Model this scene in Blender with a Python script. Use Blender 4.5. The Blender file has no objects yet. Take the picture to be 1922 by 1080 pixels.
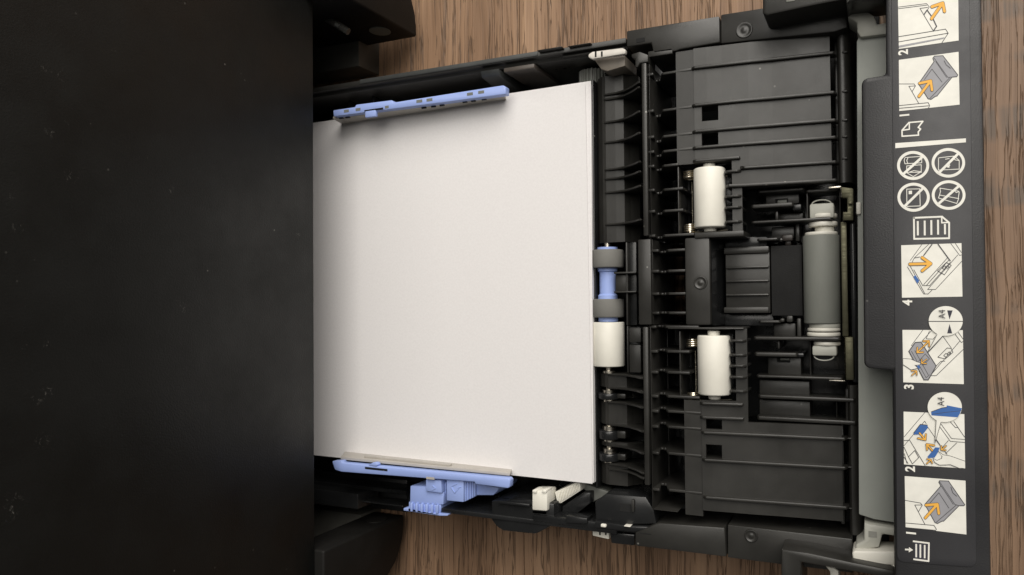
import bpy, bmesh, math, random
from mathutils import Vector, Matrix
random.seed(7)
S = bpy.context.scene
COL = S.collection

# ------------------------------------------------------------------ camera
F, CX, CY = 1450.0, 961.0, 540.0          # photo pixels
HC = 435.0                                # camera height above the floor, mm
VPX, VPY = -2100.0, 597.0                 # vanishing point of the tray's length
def _cam():
    X = Vector((CX - VPX, CY - VPY, -F)).normalized()
    Yn = Vector((0.0085, 1.0, 0.0)); Yn.z = -(Yn.x*X.x + Yn.y*X.y) / X.z
    Yn.normalize()
    X = Vector((X.x, -X.y, -X.z)); Y = -Vector((Yn.x, -Yn.y, -Yn.z))
    Z = X.cross(Y)
    return X, Y, Z
AX, AY, AZ = _cam()
CAMR = Matrix((AX, AY, AZ))
cam = bpy.data.cameras.new('camera'); camo = bpy.data.objects.new('camera', cam); COL.objects.link(camo)
cam.sensor_width = 36.0; cam.lens = F / 1922.0 * 36.0; cam.clip_start = 0.01; cam.clip_end = 50
M4 = CAMR.to_4x4(); M4.translation = Vector((0, 0, HC * 0.001)); camo.matrix_world = M4
S.camera = camo
# ------------------------------------------------------------------ light
w = bpy.data.worlds.new('World'); S.world = w; w.use_nodes = True
bg = w.node_tree.nodes['Background']; bg.inputs[0].default_value = (1.0, 0.97, 0.92, 1); bg.inputs[1].default_value = 0.11
def area(name, loc, target, sx, sy, power, col):
    l = bpy.data.lights.new(name, 'AREA'); l.shape = 'RECTANGLE'; l.size = sx; l.size_y = sy
    l.energy = power; l.color = col
    o = bpy.data.objects.new(name, l); COL.objects.link(o); o.location = loc
    o.rotation_euler = (Vector(target) - Vector(loc)).to_track_quat('-Z', 'Y').to_euler()
    return o
area('window_light', (0.50, 1.32, 1.20), (-0.1, 0.0, 0.05), 1.7, 1.2, 38, (1.0, 0.95, 0.885))
area('ceiling_bounce_fill', (0.3, 0.85, 2.2), (0.3, 0.85, 0.0), 2.0, 1.3, 29, (1.0, 0.96, 0.89))  # added fill standing in for ceiling bounce, placed for sheen on the plates
S.view_settings.view_transform = 'Standard'; S.view_settings.look = 'None'
S.view_settings.exposure = 0.0; S.view_settings.gamma = 1.0
S.render.engine = 'CYCLES'

# ------------------------------------------------------------------ helpers
def ray(px, py):
    return CAMR @ Vector(((px - CX) / F, -(py - CY) / F, -1.0))
def P(px, py, z):
    d = ray(px, py); zz = z if not callable(z) else 55.0
    for _ in range(5 if callable(z) else 1):
        t = (zz - HC) / d.z; x, y = d.x * t, d.y * t
        if callable(z): zz = z(x)
    return x, y
def PYp(px, py, Y):
    d = ray(px, py); t = Y / d.y
    return d.x * t, HC + d.z * t
def PXp(px, py, X):
    d = ray(px, py); t = X / d.x
    return d.y * t, HC + d.z * t
def Xa(px, z, py=530): return P(px, py, z)[0]
def Ya(px, py, z): return P(px, py, z)[1]

WL = {}
def link(name, bm, mat, parent=None, smooth=False, base=False):
    bmesh.ops.recalc_face_normals(bm, faces=bm.faces)
    return link_raw(name, bm, mat, parent, smooth)
def link_raw(name, bm, mat, parent=None, smooth=False):
    co = [v.co for v in bm.verts]
    c = Vector(((min(v.x for v in co) + max(v.x for v in co)) / 2, (min(v.y for v in co) + max(v.y for v in co)) / 2, min(v.z for v in co)))
    for v in bm.verts: v.co = (v.co - c) * 0.001
    me = bpy.data.meshes.new(name); bm.to_mesh(me); bm.free()
    for m in (mat if isinstance(mat, (list, tuple)) else [mat]): me.materials.append(m)
    if smooth:
        for p in me.polygons: p.use_smooth = True
        try: me.set_sharp_from_angle(angle=math.radians(40))
        except Exception: pass
    o = bpy.data.objects.new(name, me); COL.objects.link(o)
    wl = c * 0.001
    if parent is not None:
        o.parent = parent; o.location = wl - WL[parent.name]
    else: o.location = wl
    WL[o.name] = wl
    return o
def thing(name, label, cat, loc):
    o = bpy.data.objects.new(name, None); COL.objects.link(o); o.location = Vector(loc) * 0.001
    o.empty_display_size = 0.02
    WL[o.name] = Vector(loc) * 0.001; o['label'] = label; o['category'] = cat
    return o
def bev(bm, r, seg=2, ang=0.5):
    if r <= 0: return
    es = [e for e in bm.edges if len(e.link_faces) == 2 and e.calc_face_angle(0) > ang]
    bmesh.ops.bevel(bm, geom=es, offset=r, segments=seg, affect='EDGES', profile=0.5, clamp_overlap=True)
def add_box(bm, x0, x1, y0, y1, z0, z1):
    vs = [bm.verts.new(p) for p in ((x0,y0,z0),(x1,y0,z0),(x1,y1,z0),(x0,y1,z0),(x0,y0,z1),(x1,y0,z1),(x1,y1,z1),(x0,y1,z1))]
    for f in ((0,3,2,1),(4,5,6,7),(0,1,5,4),(1,2,6,5),(2,3,7,6),(3,0,4,7)): bm.faces.new([vs[i] for i in f])
def box(name, mat, parent, x0, x1, y0, y1, z0, z1, r=0.4, seg=2):
    bm = bmesh.new()
    add_box(bm, min(x0,x1), max(x0,x1), min(y0,y1), max(y0,y1), min(z0,z1), max(z0,z1)); bm.normal_update(); bev(bm, r, seg)
    return link(name, bm, mat, parent, smooth=True)
def pbox(name, mat, parent, a, b, z1, z0, r=0.4):
    x0, y0 = P(a[0], a[1], z1); x1, y1 = P(b[0], b[1], z1)
    return box(name, mat, parent, x0, x1, y0, y1, z0, z1, r)
def prism(name, mat, parent, pts, z0, z1, r=0.4, axis='z', smooth=True):
    """pts: polygon in the plane across `axis`, extruded z0..z1 along it"""
    bm = bmesh.new()
    def mk(p, h):
        if axis == 'z': return (p[0], p[1], h)
        if axis == 'y': return (p[0], h, p[1])
        return (h, p[0], p[1])
    a = [bm.verts.new(mk(p, z0)) for p in pts]; b = [bm.verts.new(mk(p, z1)) for p in pts]
    n = len(pts)
    bm.faces.new(a); bm.faces.new(list(reversed(b)))
    for i in range(n): bm.faces.new((a[i], b[i], b[(i+1) % n], a[(i+1) % n]))
    bmesh.ops.recalc_face_normals(bm, faces=bm.faces); bm.normal_update()
    bev(bm, r)
    return link(name, bm, mat, parent, smooth=smooth)
def pprism(name, mat, parent, pts, z1, z0, r=0.4):
    return prism(name, mat, parent, [P(x, y, z1) for x, y in pts], z0, z1, r)
def fin(name, mat, parent, y, prof, zb, th=1.3, r=0.35):
    """upright rib lying along x: prof = [(px, z)], top profile"""
    pts = [(Xa(px, z), z) for px, z in prof]
    pts += [(pts[-1][0], zb), (pts[0][0], zb)]
    return prism(name, mat, parent, pts, y - th/2, y + th/2, r, axis='y')
def lathe_y(name, mat, parent, xc, zc, prof, n=40):
    """prof: [(y, r)]"""
    bm = bmesh.new(); rings = []
    for y, r in prof:
        rings.append([bm.verts.new((xc + r*math.cos(2*math.pi*i/n), y, zc + r*math.sin(2*math.pi*i/n))) for i in range(n)])
    for a, b in zip(rings, rings[1:]):
        for i in range(n): bm.faces.new((a[i], a[(i+1)%n], b[(i+1)%n], b[i]))
    bm.faces.new(rings[0]); bm.faces.new(list(reversed(rings[-1])))
    return link(name, bm, mat, parent, smooth=True)
def roll_prof(y0, y1, r, c=0.6):
    s = 1 if y1 > y0 else -1
    return [(y0, r - c), (y0 + s*c*0.4, r - c*0.3), (y0 + s*c, r), (y1 - s*c, r), (y1 - s*c*0.4, r - c*0.3), (y1, r - c)]
def tube(name, mat, parent, pts, r, n=8):
    bm = bmesh.new(); rings = []
    pts = [Vector(p) for p in pts]
    for i, p in enumerate(pts):
        t = (pts[min(i+1, len(pts)-1)] - pts[max(i-1, 0)]).normalized()
        u = t.cross(Vector((0, 0, 1)) if abs(t.z) < 0.9 else Vector((1, 0, 0))).normalized(); v = t.cross(u)
        rings.append([bm.verts.new(p + r*(math.cos(2*math.pi*k/n)*u + math.sin(2*math.pi*k/n)*v)) for k in range(n)])
    for a, b in zip(rings, rings[1:]):
        for k in range(n): bm.faces.new((a[k], a[(k+1)%n], b[(k+1)%n], b[k]))
    bm.faces.new(rings[0]); bm.faces.new(list(reversed(rings[-1])))
    return link(name, bm, mat, parent, smooth=True)
def gridplate(name, mat, parent, xs, ys, keep, zf, th, r=0.0):
    xs = sorted(xs); ys = sorted(ys); bm = bmesh.new(); T = {}; B = {}
    K = [[keep((xs[i]+xs[i+1])/2, (ys[j]+ys[j+1])/2) for j in range(len(ys)-1)] for i in range(len(xs)-1)]
    def t(i, j):
        if (i, j) not in T: T[i, j] = bm.verts.new((xs[i], ys[j], zf(xs[i]))); B[i, j] = bm.verts.new((xs[i], ys[j], zf(xs[i]) - th))
        return T[i, j]
    def bt(i, j): t(i, j); return B[i, j]
    def k(i, j): return 0 <= i < len(xs)-1 and 0 <= j < len(ys)-1 and K[i][j]
    for i in range(len(xs)-1):
        for j in range(len(ys)-1):
            if not K[i][j]: continue
            bm.faces.new((t(i,j), t(i+1,j), t(i+1,j+1), t(i,j+1)))
            bm.faces.new((bt(i,j), bt(i,j+1), bt(i+1,j+1), bt(i+1,j)))
            for (di, dj, a, b) in ((-1,0,(i,j+1),(i,j)), (1,0,(i+1,j),(i+1,j+1)), (0,-1,(i,j),(i+1,j)), (0,1,(i+1,j+1),(i,j+1))):
                if not k(i+di, j+dj): bm.faces.new((t(*b), t(*a), bt(*a), bt(*b)))
    return link(name, bm, mat, parent, smooth=False)

# ------------------------------------------------------------------ materials
def newmat(name):
    m = bpy.data.materials.new(name); m.use_nodes = True
    nt = m.node_tree; b = nt.nodes['Principled BSDF']
    return m, nt, b
def N(nt, typ, **kw):
    n = nt.nodes.new(typ)
    for k, v in kw.items():
        if k == 'inp':
            for kk, vv in v.items(): n.inputs[kk].default_value = vv
        else: setattr(n, k, v)
    return n
def ramp(nt, stops):
    r = nt.nodes.new('ShaderNodeValToRGB'); e = r.color_ramp.elements
    while len(e) < len(stops): e.new(0.5)
    for i, (p, c) in enumerate(stops): e[i].position = p; e[i].color = c if len(c) == 4 else (*c, 1)
    return r
def geo_pos(nt, scale=(1, 1, 1)):
    g = nt.nodes.new('ShaderNodeNewGeometry'); mp = nt.nodes.new('ShaderNodeMapping'); mp.inputs['Scale'].default_value = scale
    nt.links.new(g.outputs['Position'], mp.inputs['Vector']); return mp.outputs['Vector']
def plastic(name, col, rough, bump=0.15, bscale=2600, dust=0.0, spec=0.5, var=0.25, smudge=0.12):
    m, nt, b = newmat(name); L = nt.links
    pos = geo_pos(nt)
    n1 = N(nt, 'ShaderNodeTexNoise', inp={'Scale': 45.0, 'Detail': 5.0, 'Roughness': 0.6}); L.new(pos, n1.inputs['Vector'])
    c0 = tuple(c*(1-var) for c in col); c1 = tuple(min(1, c*(1+var)) for c in col)
    r1 = ramp(nt, [(0.3, c0), (0.7, c1)]); L.new(n1.outputs['Fac'], r1.inputs[0]); out = r1.outputs[0]
    if dust > 0:
        v = N(nt, 'ShaderNodeTexVoronoi', inp={'Scale': 130.0, 'Randomness': 1.0}); L.new(pos, v.inputs['Vector'])
        rr = ramp(nt, [(0.0, (1,1,1)), (0.05, (1,1,1)), (0.075, (0,0,0))]); L.new(v.outputs['Distance'], rr.inputs[0])
        n2 = N(nt, 'ShaderNodeTexNoise', inp={'Scale': 38.0, 'Detail': 2.0}); L.new(pos, n2.inputs['Vector'])
        r2 = ramp(nt, [(0.56, (0,0,0)), (0.68, (1,1,1))]); L.new(n2.outputs['Fac'], r2.inputs[0])
        mu = N(nt, 'ShaderNodeMath', operation='MULTIPLY'); L.new(rr.outputs[0], mu.inputs[0]); L.new(r2.outputs[0], mu.inputs[1])
        m2 = N(nt, 'ShaderNodeMath', operation='MULTIPLY', inp={1: dust}); L.new(mu.outputs[0], m2.inputs[0])
        mx = N(nt, 'ShaderNodeMixRGB', inp={2: (0.45, 0.44, 0.40, 1)}); L.new(m2.outputs[0], mx.inputs[0]); L.new(out, mx.inputs[1]); out = mx.outputs[0]
    L.new(out, b.inputs['Base Color'])
    n3 = N(nt, 'ShaderNodeTexNoise', inp={'Scale': 22.0, 'Detail': 6.0, 'Roughness': 0.65}); L.new(pos, n3.inputs['Vector'])
    mr = N(nt, 'ShaderNodeMapRange', inp={1: 0.3, 2: 0.7, 3: max(0.05, rough - smudge), 4: rough + smudge}); L.new(n3.outputs['Fac'], mr.inputs[0])
    L.new(mr.outputs[0], b.inputs['Roughness']); b.inputs['Specular IOR Level'].default_value = spec
    n4 = N(nt, 'ShaderNodeTexNoise', inp={'Scale': bscale, 'Detail': 2.0}); L.new(pos, n4.inputs['Vector'])
    bp = N(nt, 'ShaderNodeBump', inp={'Strength': bump, 'Distance': 0.0002}); L.new(n4.outputs['Fac'], bp.inputs['Height']); L.new(bp.outputs[0], b.inputs['Normal'])
    return m
BLK = plastic('black_plastic', (0.022, 0.0212, 0.019), 0.37, dust=0.5)
BLKG = plastic('black_gloss_plastic', (0.012, 0.0125, 0.013), 0.26, bump=0.08, dust=0.8)
BLKM = plastic('black_felt_and_slot_shade', (0.016, 0.016, 0.016), 0.85, bump=0.6, bscale=1800, spec=0.2)  # friction pad, and the painted shade of small slots and recesses
COVER0 = plastic('printer_cover_plastic', (0.0062, 0.0067, 0.0063), 0.5, bump=0.5, bscale=1100, dust=0.2, var=0.2, spec=0.28)
CHEEK = plastic('printer_foot_plastic', (0.0075, 0.0070, 0.0062), 0.6, bump=0.4, bscale=1300, spec=0.22)
PANEL = plastic('dark_grey_plastic', (0.022, 0.022, 0.024), 0.5, bump=0.4, bscale=1700, dust=0.25, var=0.12)
COVER = COVER0
BLUE = plastic('blue_plastic', (0.300, 0.395, 0.74), 0.42, var=0.06)
POM = plastic('white_nylon', (0.75, 0.73, 0.655), 0.45, var=0.07, bump=0.3)
GREYW = plastic('translucent_grey_nylon', (0.45, 0.45, 0.40), 0.45, var=0.05)
GREYR = plastic('worn_black_plastic', (0.035, 0.037, 0.036), 0.5, var=0.5, dust=0.6)
WALLREFL = plastic('wall_reflection_brown', (0.075, 0.063, 0.054), 0.4, var=0.3)  # brown paints a reflection in the glossy black wall
GREYB = plastic('charcoal_plastic', (0.075, 0.073, 0.064), 0.5)
RUB = plastic('grey_rubber', (0.165, 0.162, 0.150), 0.75, bump=0.5, bscale=3000, var=0.08)
RUBG = plastic('grey_green_rubber', (0.185, 0.192, 0.172), 0.7, bump=0.5, bscale=3000, var=0.06)
SHEET = plastic('grey_green_sheet', (0.31, 0.325, 0.30), 0.5, var=0.05)
LINER = plastic('pale_guide_lining', (0.42, 0.395, 0.36), 0.4, var=0.12)
GREYP = plastic('grey_plastic', (0.16, 0.165, 0.15), 0.5, var=0.1)
def metal(name, col, rough):
    m, nt, b = newmat(name); b.inputs['Base Color'].default_value = (*col, 1); b.inputs['Metallic'].default_value = 1
    pos = geo_pos(nt, (1, 14, 1)); n = N(nt, 'ShaderNodeTexNoise', inp={'Scale': 90.0, 'Detail': 4.0}); nt.links.new(pos, n.inputs['Vector'])
    mr = N(nt, 'ShaderNodeMapRange', inp={1: 0.3, 2: 0.7, 3: rough*0.7, 4: rough*1.4}); nt.links.new(n.outputs['Fac'], mr.inputs[0]); nt.links.new(mr.outputs[0], b.inputs['Roughness'])
    return m
STEEL = metal('steel', (0.62, 0.58, 0.50), 0.25)
SPRING = metal('spring_wire', (0.70, 0.64, 0.52), 0.22)
TARN = metal('dull_zinc_sheet', (0.13, 0.125, 0.085), 0.5)
def flat(name, col, rough=0.6):
    m, nt, b = newmat(name); L = nt.links
    pos = geo_pos(nt); n = N(nt, 'ShaderNodeTexNoise', inp={'Scale': 160.0, 'Detail': 4.0}); L.new(pos, n.inputs['Vector'])
    r = ramp(nt, [(0.3, tuple(c*0.93 for c in col)), (0.7, tuple(min(1, c*1.05) for c in col))]); L.new(n.outputs['Fac'], r.inputs[0]); L.new(r.outputs[0], b.inputs['Base Color'])
    b.inputs['Roughness'].default_value = rough; return m
PW = flat('print_white', (0.76, 0.75, 0.69)); PL = flat('print_line', (0.05, 0.05, 0.055)); PO = flat('print_orange', (0.80, 0.42, 0.06))
PG = flat('print_grey', (0.30, 0.30, 0.32)); PBL = flat('print_blue', (0.035, 0.12, 0.36)); PD = flat('print_dark', (0.03, 0.03, 0.045))
PMATS = [PW, PL, PO, PG, PBL, PD]
def paper_mat():
    m, nt, b = newmat('office_paper'); L = nt.links; pos = geo_pos(nt)
    n = N(nt, 'ShaderNodeTexNoise', inp={'Scale': 900.0, 'Detail': 4.0}); L.new(pos, n.inputs['Vector'])
    r = ramp(nt, [(0.3, (0.745, 0.728, 0.728)), (0.7, (0.785, 0.768, 0.768))]); L.new(n.outputs['Fac'], r.inputs[0]); L.new(r.outputs[0], b.inputs['Base Color'])
    b.inputs['Roughness'].default_value = 0.75; b.inputs['Specular IOR Level'].default_value = 0.25
    bp = N(nt, 'ShaderNodeBump', inp={'Strength': 0.25, 'Distance': 0.0001}); L.new(n.outputs['Fac'], bp.inputs['Height']); L.new(bp.outputs[0], b.inputs['Normal'])
    return m
PAPER = paper_mat()
def wood_mat(name, chatter, fscale, tint):
    m, nt, b = newmat(name); L = nt.links
    g = nt.nodes.new('ShaderNodeNewGeometry'); oi = nt.nodes.new('ShaderNodeObjectInfo')
    off = N(nt, 'ShaderNodeVectorMath', operation='SCALE', inp={3: 3.7}); cmb = nt.nodes.new('ShaderNodeCombineXYZ')
    L.new(oi.outputs['Random'], cmb.inputs[0]); L.new(oi.outputs['Random'], cmb.inputs[1]); L.new(cmb.outputs[0], off.inputs[0])
    ad = N(nt, 'ShaderNodeVectorMath', operation='ADD'); L.new(g.outputs['Position'], ad.inputs[0]); L.new(off.outputs[0], ad.inputs[1])
    # slow wobble of the grain
    wn = N(nt, 'ShaderNodeTexNoise', inp={'Scale': 16.0, 'Detail': 3.0}); mp0 = N(nt, 'ShaderNodeMapping', inp={'Scale': (1, 0.5, 1)}); L.new(ad.outputs[0], mp0.inputs[0]); L.new(mp0.outputs[0], wn.inputs['Vector'])
    wv = N(nt, 'ShaderNodeVectorMath', operation='SCALE', inp={3: 0.008}); L.new(wn.outputs['Color'], wv.inputs[0])
    ad2 = N(nt, 'ShaderNodeVectorMath', operation='ADD'); L.new(ad.outputs[0], ad2.inputs[0]); L.new(wv.outputs[0], ad2.inputs[1])
    def stretched(sx, sy, scale, det, rough=0.6):
        mp = N(nt, 'ShaderNodeMapping', inp={'Scale': (sx, sy, 1)}); L.new(ad2.outputs[0], mp.inputs[0])
        n = N(nt, 'ShaderNodeTexNoise', inp={'Scale': scale, 'Detail': det, 'Roughness': rough}); L.new(mp.outputs[0], n.inputs['Vector']); return n
    broad = stretched(1, 0.10, 42, 3)
    fine = stretched(1, 0.025, 380, 3, 0.6)
    fiss = stretched(1, 0.022, fscale, 3, 0.6); fw = stretched(1, 0.05, 160, 2)
    chat = N(nt, 'ShaderNodeTexNoise', inp={'Scale': 15.0, 'Detail': 2.0}); mp = N(nt, 'ShaderNodeMapping', inp={'Scale': (0.6, 2.6, 1), 'Rotation': (0, 0, -0.7)}); L.new(ad.outputs[0], mp.inputs[0]); L.new(mp.outputs[0], chat.inputs['Vector'])
    r1 = ramp(nt, [(0.26, tuple(a*b for a, b in zip(tint, (0.200, 0.117, 0.068)))), (0.50, tuple(a*b for a, b in zip(tint, (0.288, 0.174, 0.104)))), (0.74, tuple(a*b for a, b in zip(tint, (0.365, 0.230, 0.142))))]); L.new(broad.outputs['Fac'], r1.inputs[0])
    r2 = ramp(nt, [(0.30, (0.78, 0.76, 0.74)), (0.55, (1, 1, 1)), (0.75, (1.14, 1.13, 1.10))]); L.new(fine.outputs['Fac'], r2.inputs[0])
    mu = N(nt, 'ShaderNodeMixRGB', blend_type='MULTIPLY', inp={0: 1.0}); L.new(r1.outputs[0], mu.inputs[1]); L.new(r2.outputs[0], mu.inputs[2])
    sb = N(nt, 'ShaderNodeMath', operation='SUBTRACT', inp={1: 0.5}); L.new(fiss.outputs['Fac'], sb.inputs[0])
    ab = N(nt, 'ShaderNodeMath', operation='ABSOLUTE'); L.new(sb.outputs[0], ab.inputs[0])
    wr = N(nt, 'ShaderNodeMapRange', inp={1: 0.36, 2: 0.62, 3: 0.004, 4: 0.042}); L.new(fw.outputs['Fac'], wr.inputs[0])
    dv = N(nt, 'ShaderNodeMath', operation='DIVIDE'); L.new(ab.outputs[0], dv.inputs[0]); L.new(wr.outputs[0], dv.inputs[1])
    r3 = ramp(nt, [(0.1, (1, 1, 1)), (1.2, (0, 0, 0))]); L.new(dv.outputs[0], r3.inputs[0])
    mx = N(nt, 'ShaderNodeMixRGB', inp={2: (0.065, 0.040, 0.026, 1)}); L.new(mu.outputs[0], mx.inputs[1])
    fm = N(nt, 'ShaderNodeMath', operation='MULTIPLY', inp={1: 0.66 if chatter < 0.1 else 0.4}); L.new(r3.outputs[0], fm.inputs[0]); L.new(fm.outputs[0], mx.inputs[0])
    r4 = ramp(nt, [(0.50, (0, 0, 0)), (0.60, (1, 1, 1))]); L.new(chat.outputs['Fac'], r4.inputs[0])
    r5 = ramp(nt, [(0.44, (1, 1, 1)), (0.66, (0, 0, 0))]); L.new(fine.outputs['Fac'], r5.inputs[0])
    cm = N(nt, 'ShaderNodeMath', operation='MULTIPLY'); L.new(r4.outputs[0], cm.inputs[0]); L.new(r5.outputs[0], cm.inputs[1])
    cm2 = N(nt, 'ShaderNodeMath', operation='MULTIPLY', inp={1: chatter}); L.new(cm.outputs[0], cm2.inputs[0])
    mx2 = N(nt, 'ShaderNodeMixRGB', inp={2: (0.10, 0.085, 0.072, 1)}); L.new(cm2.outputs[0], mx2.inputs[0]); L.new(mx.outputs[0], mx2.inputs[1])
    L.new(mx2.outputs[0], b.inputs['Base Color']); b.inputs['Roughness'].default_value = 0.5; b.inputs['Specular IOR Level'].default_value = 0.35
    h = N(nt, 'ShaderNodeMath', operation='SUBTRACT'); L.new(fine.outputs['Fac'], h.inputs[0]); L.new(r3.outputs[0], h.inputs[1])
    bp = N(nt, 'ShaderNodeBump', inp={'Strength': 0.8, 'Distance': 0.0005}); L.new(h.outputs[0], bp.inputs['Height']); L.new(bp.outputs[0], b.inputs['Normal'])
    return m
WOOD = wood_mat('wood_laminate', 0.0, 330.0, (0.94, 0.95, 0.96)); WOOD2 = wood_mat('wood_laminate_figured', 0.65, 420.0, (0.80, 0.84, 0.90))

# ------------------------------------------------------------------ floor
bm = bmesh.new(); add_box(bm, -1400, 900, -1300, 1300, -14, -2.0)
floor = link('floor', bm, flat('underlay', (0.03, 0.02, 0.015))); floor['kind'] = 'structure'
floor['label'] = 'brown wood laminate floor with grain running across the tray'
seam = Xa(975, 0, 60)
pw = 196.0
for i in range(-6, 6):
    x0 = seam + i*pw
    if x0 < -1300 or x0 > 800: continue
    sh = (i % 3) * 380 - 500
    for y0, y1 in ((-1290, sh - 250), (sh - 250, sh + 950), (sh + 950, 1290)):
        if y1 - y0 < 20: continue
        box('plank', WOOD2 if i >= 1 else WOOD, floor, x0 + 0.15, x0 + pw - 0.15, y0 + 0.15, y1 - 0.15, -2.0, 0.0, 0.25, 1)

# ------------------------------------------------------------------ levels (mm above the floor)
ZP, ZF, ZR, ZLAB = 52.0, 60.0, 64.0, 90.0
YC = Ya(1300, 527, 60)                       # centre line of the tray
SL = math.tan(math.radians(2.95))
XPF = Xa(1108, ZP)
def zpaper(x): return ZP + (x - XPF) * SL

# ------------------------------------------------------------------ printer
XFACE = Xa(590, 88)
pr = thing('printer', 'large matt black printer standing on the floor with its paper tray pulled out', 'printer', (XFACE - 200, YC, 0))
yw0, yw1 = YC - 200, YC + 200
xk, yk = P(765, 73, 12); YK = yk - YC
ks = PYp(660, 0, yk); kt = PYp(765, 60, yk); XCK = kt[0]
def scuffed(m):
    """faint pale scuffs on the cover, each at its own spot"""
    nt = m.node_tree; L = nt.links; b = nt.nodes['Principled BSDF']
    src = b.inputs['Base Color'].links[0].from_socket
    g = nt.nodes.new('ShaderNodeNewGeometry'); tot = None
    for px, py, r in ((88,128,3.2),(115,138,3.5),(133,332,3.6),(124,228,2.2),(92,250,2.6),(22,370,2),(35,425,3),(338,570,3.4),(346,578,2.8),(85,735,4),(68,750,2.6),(80,825,4),(20,952,6),(212,95,1.6),(322,355,2.4),(45,648,2),(88,648,2),(560,440,2.5)):
        y, z = PXp(px, py, XFACE)
        d = N(nt, 'ShaderNodeVectorMath', operation='DISTANCE'); L.new(g.outputs['Position'], d.inputs[0]); d.inputs[1].default_value = (XFACE*.001, y*.001, z*.001)
        mr = N(nt, 'ShaderNodeMapRange', inp={1: 0.0, 2: r*.001, 3: 1.0, 4: 0.0}); L.new(d.outputs['Value'], mr.inputs[0])
        if tot is None: tot = mr.outputs[0]
        else:
            mm = N(nt, 'ShaderNodeMath', operation='MAXIMUM'); L.new(tot, mm.inputs[0]); L.new(mr.outputs[0], mm.inputs[1]); tot = mm.outputs[0]
    n = N(nt, 'ShaderNodeTexNoise', inp={'Scale': 420.0, 'Detail': 5.0, 'Roughness': 0.7, 'Distortion': 1.5}); L.new(g.outputs['Position'], n.inputs['Vector'])
    rr = ramp(nt, [(0.575, (0,0,0)), (0.70, (1,1,1))]); L.new(n.outputs['Fac'], rr.inputs[0])
    mu = N(nt, 'ShaderNodeMath', operation='MULTIPLY'); L.new(tot, mu.inputs[0]); L.new(rr.outputs[0], mu.inputs[1])
    mx = N(nt, 'ShaderNodeMixRGB', inp={2: (0.15, 0.147, 0.135, 1)}); L.new(mu.outputs[0], mx.inputs[0]); L.new(src, mx.inputs[1]); L.new(mx.outputs[0], b.inputs['Base Color'])
scuffed(COVER)
YKN = 147.6
prism('front_cover', COVER, pr, [(XFACE, 88), (XFACE, 330), (XFACE - 18, 330), (XFACE - 18, 88)], yw0, yw1, 1.2, axis='y')
box('body', COVER, pr, XFACE - 420, XFACE - 17, yw0 + 2, yw1 - 2, 96, 326, 4)
YIN = P(690, 150, 12)[1]
yin_d = YIN - YC + 6
for s in (1, -1):
    box('side_wall', BLK, pr, XFACE - 420, XFACE - 26, YC + s*(yin_d + 22), YC + s*198, 0.3, 95.5, 1)
    # low base block whose front face shows beside the tray
    xb = Xa(712, 0, 110)
    box('base_block', GREYB, pr, xb - 60, xb, YC + s*yin_d, YC + s*(yin_d + 70), 0.0, 23, 0.8)
box('back_wall', BLK, pr, XFACE - 424, XFACE - 421, yw0 + 4, yw1 - 4, 0.3, 95, 0.5)
# wedge-shaped cheeks either side of the slot
def cheek(s, Yk, xf, zb, zt):
    prof = [(0, zt), (0, zb), (8, zb + .2), (15, zb + 1.5), (22, zb + 5), (28, zb + 10), (34, zb + 19), (38, zb + 29), (41, zb + 43), (42, zb + 55), (42, zt)]
    bm = bmesh.new(); rings = []
    for x in (xf, XFACE - 17.5 if s < 0 else XFACE - 50):
        rings.append([bm.verts.new((x, YC + s*(Yk + a), z)) for a, z in prof])
    a, b = rings; n = len(a)
    bm.faces.new(a); bm.faces.new(list(reversed(b)))
    for i in range(n): bm.faces.new((a[i], b[i], b[(i+1) % n], a[(i+1) % n]))
    bmesh.ops.recalc_face_normals(bm, faces=bm.faces); bm.normal_update(); bev(bm, 1.4, 3, 0.6)
    return link('cheek', bm, CHEEK, pr, smooth=True)
for s, Yk, xf, zb, zt in ((1, YK, XCK, 12, 95.7), (-1, YKN, XFACE + 6, 7, 87.9)):
    ck = cheek(s, Yk, xf, zb, zt)
    xo, zo = PYp(713, 58, yk)
    if s < 0: xo -= 10; zo -= 8
    n = 28; rx, rz = 6.4, 7.5
    bmx = bmesh.new(); A = []; B = []
    for i in range(n):
        an = 2*math.pi*i/n
        A.append(bmx.verts.new((xo + rx*math.cos(an), YC + s*(Yk - 0.6), zo + rz*math.sin(an))))
        B.append(bmx.verts.new((xo + rx*math.cos(an), YC + s*(Yk + 1.0), zo + rz*math.sin(an))))
    bmx.faces.new(A); bmx.faces.new(list(reversed(B)))
    for i in range(n): bmx.faces.new((A[i], A[(i+1)%n], B[(i+1)%n], B[i]))
    link('round_pad', bmx, GREYP if s > 0 else CHEEK, ck)  # near pad gets the darker material, its shade put into the colour
# slide rails inside the slot
pbox('slide_rail', BLKG, pr, (480, 905), (672, 957), 42, 20, 0.8)
pbox('slot_floor', BLKG, pr, (560, 880), (764, 962), 14, 9, 0.4)
pbox('rail_lip', BLKG, pr, (672.5, 939), (756, 953), 36, 22, 0.6)
a = P(600, 26, 60); b = P(650, 58, 60)
lvp = tube('pickup_lever', GREYB, pr, [(a[0], a[1], 60), ((a[0]+b[0])/2, (a[1]+b[1])/2, 60.5), (b[0], b[1], 58)], 2.2)
tube('lever_tip', GREYP, lvp, [(a[0]*.3+b[0]*.7, a[1]*.3+b[1]*.7, 62.5), (a[0]*.2+b[0]*.8, a[1]*.2+b[1]*.8, 62)], 1.2)
box('roller_carrier', BLK, pr, XFACE - 80, XFACE - 30, YC - 100, YC + 100, 76, 95.6, 1)

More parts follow.
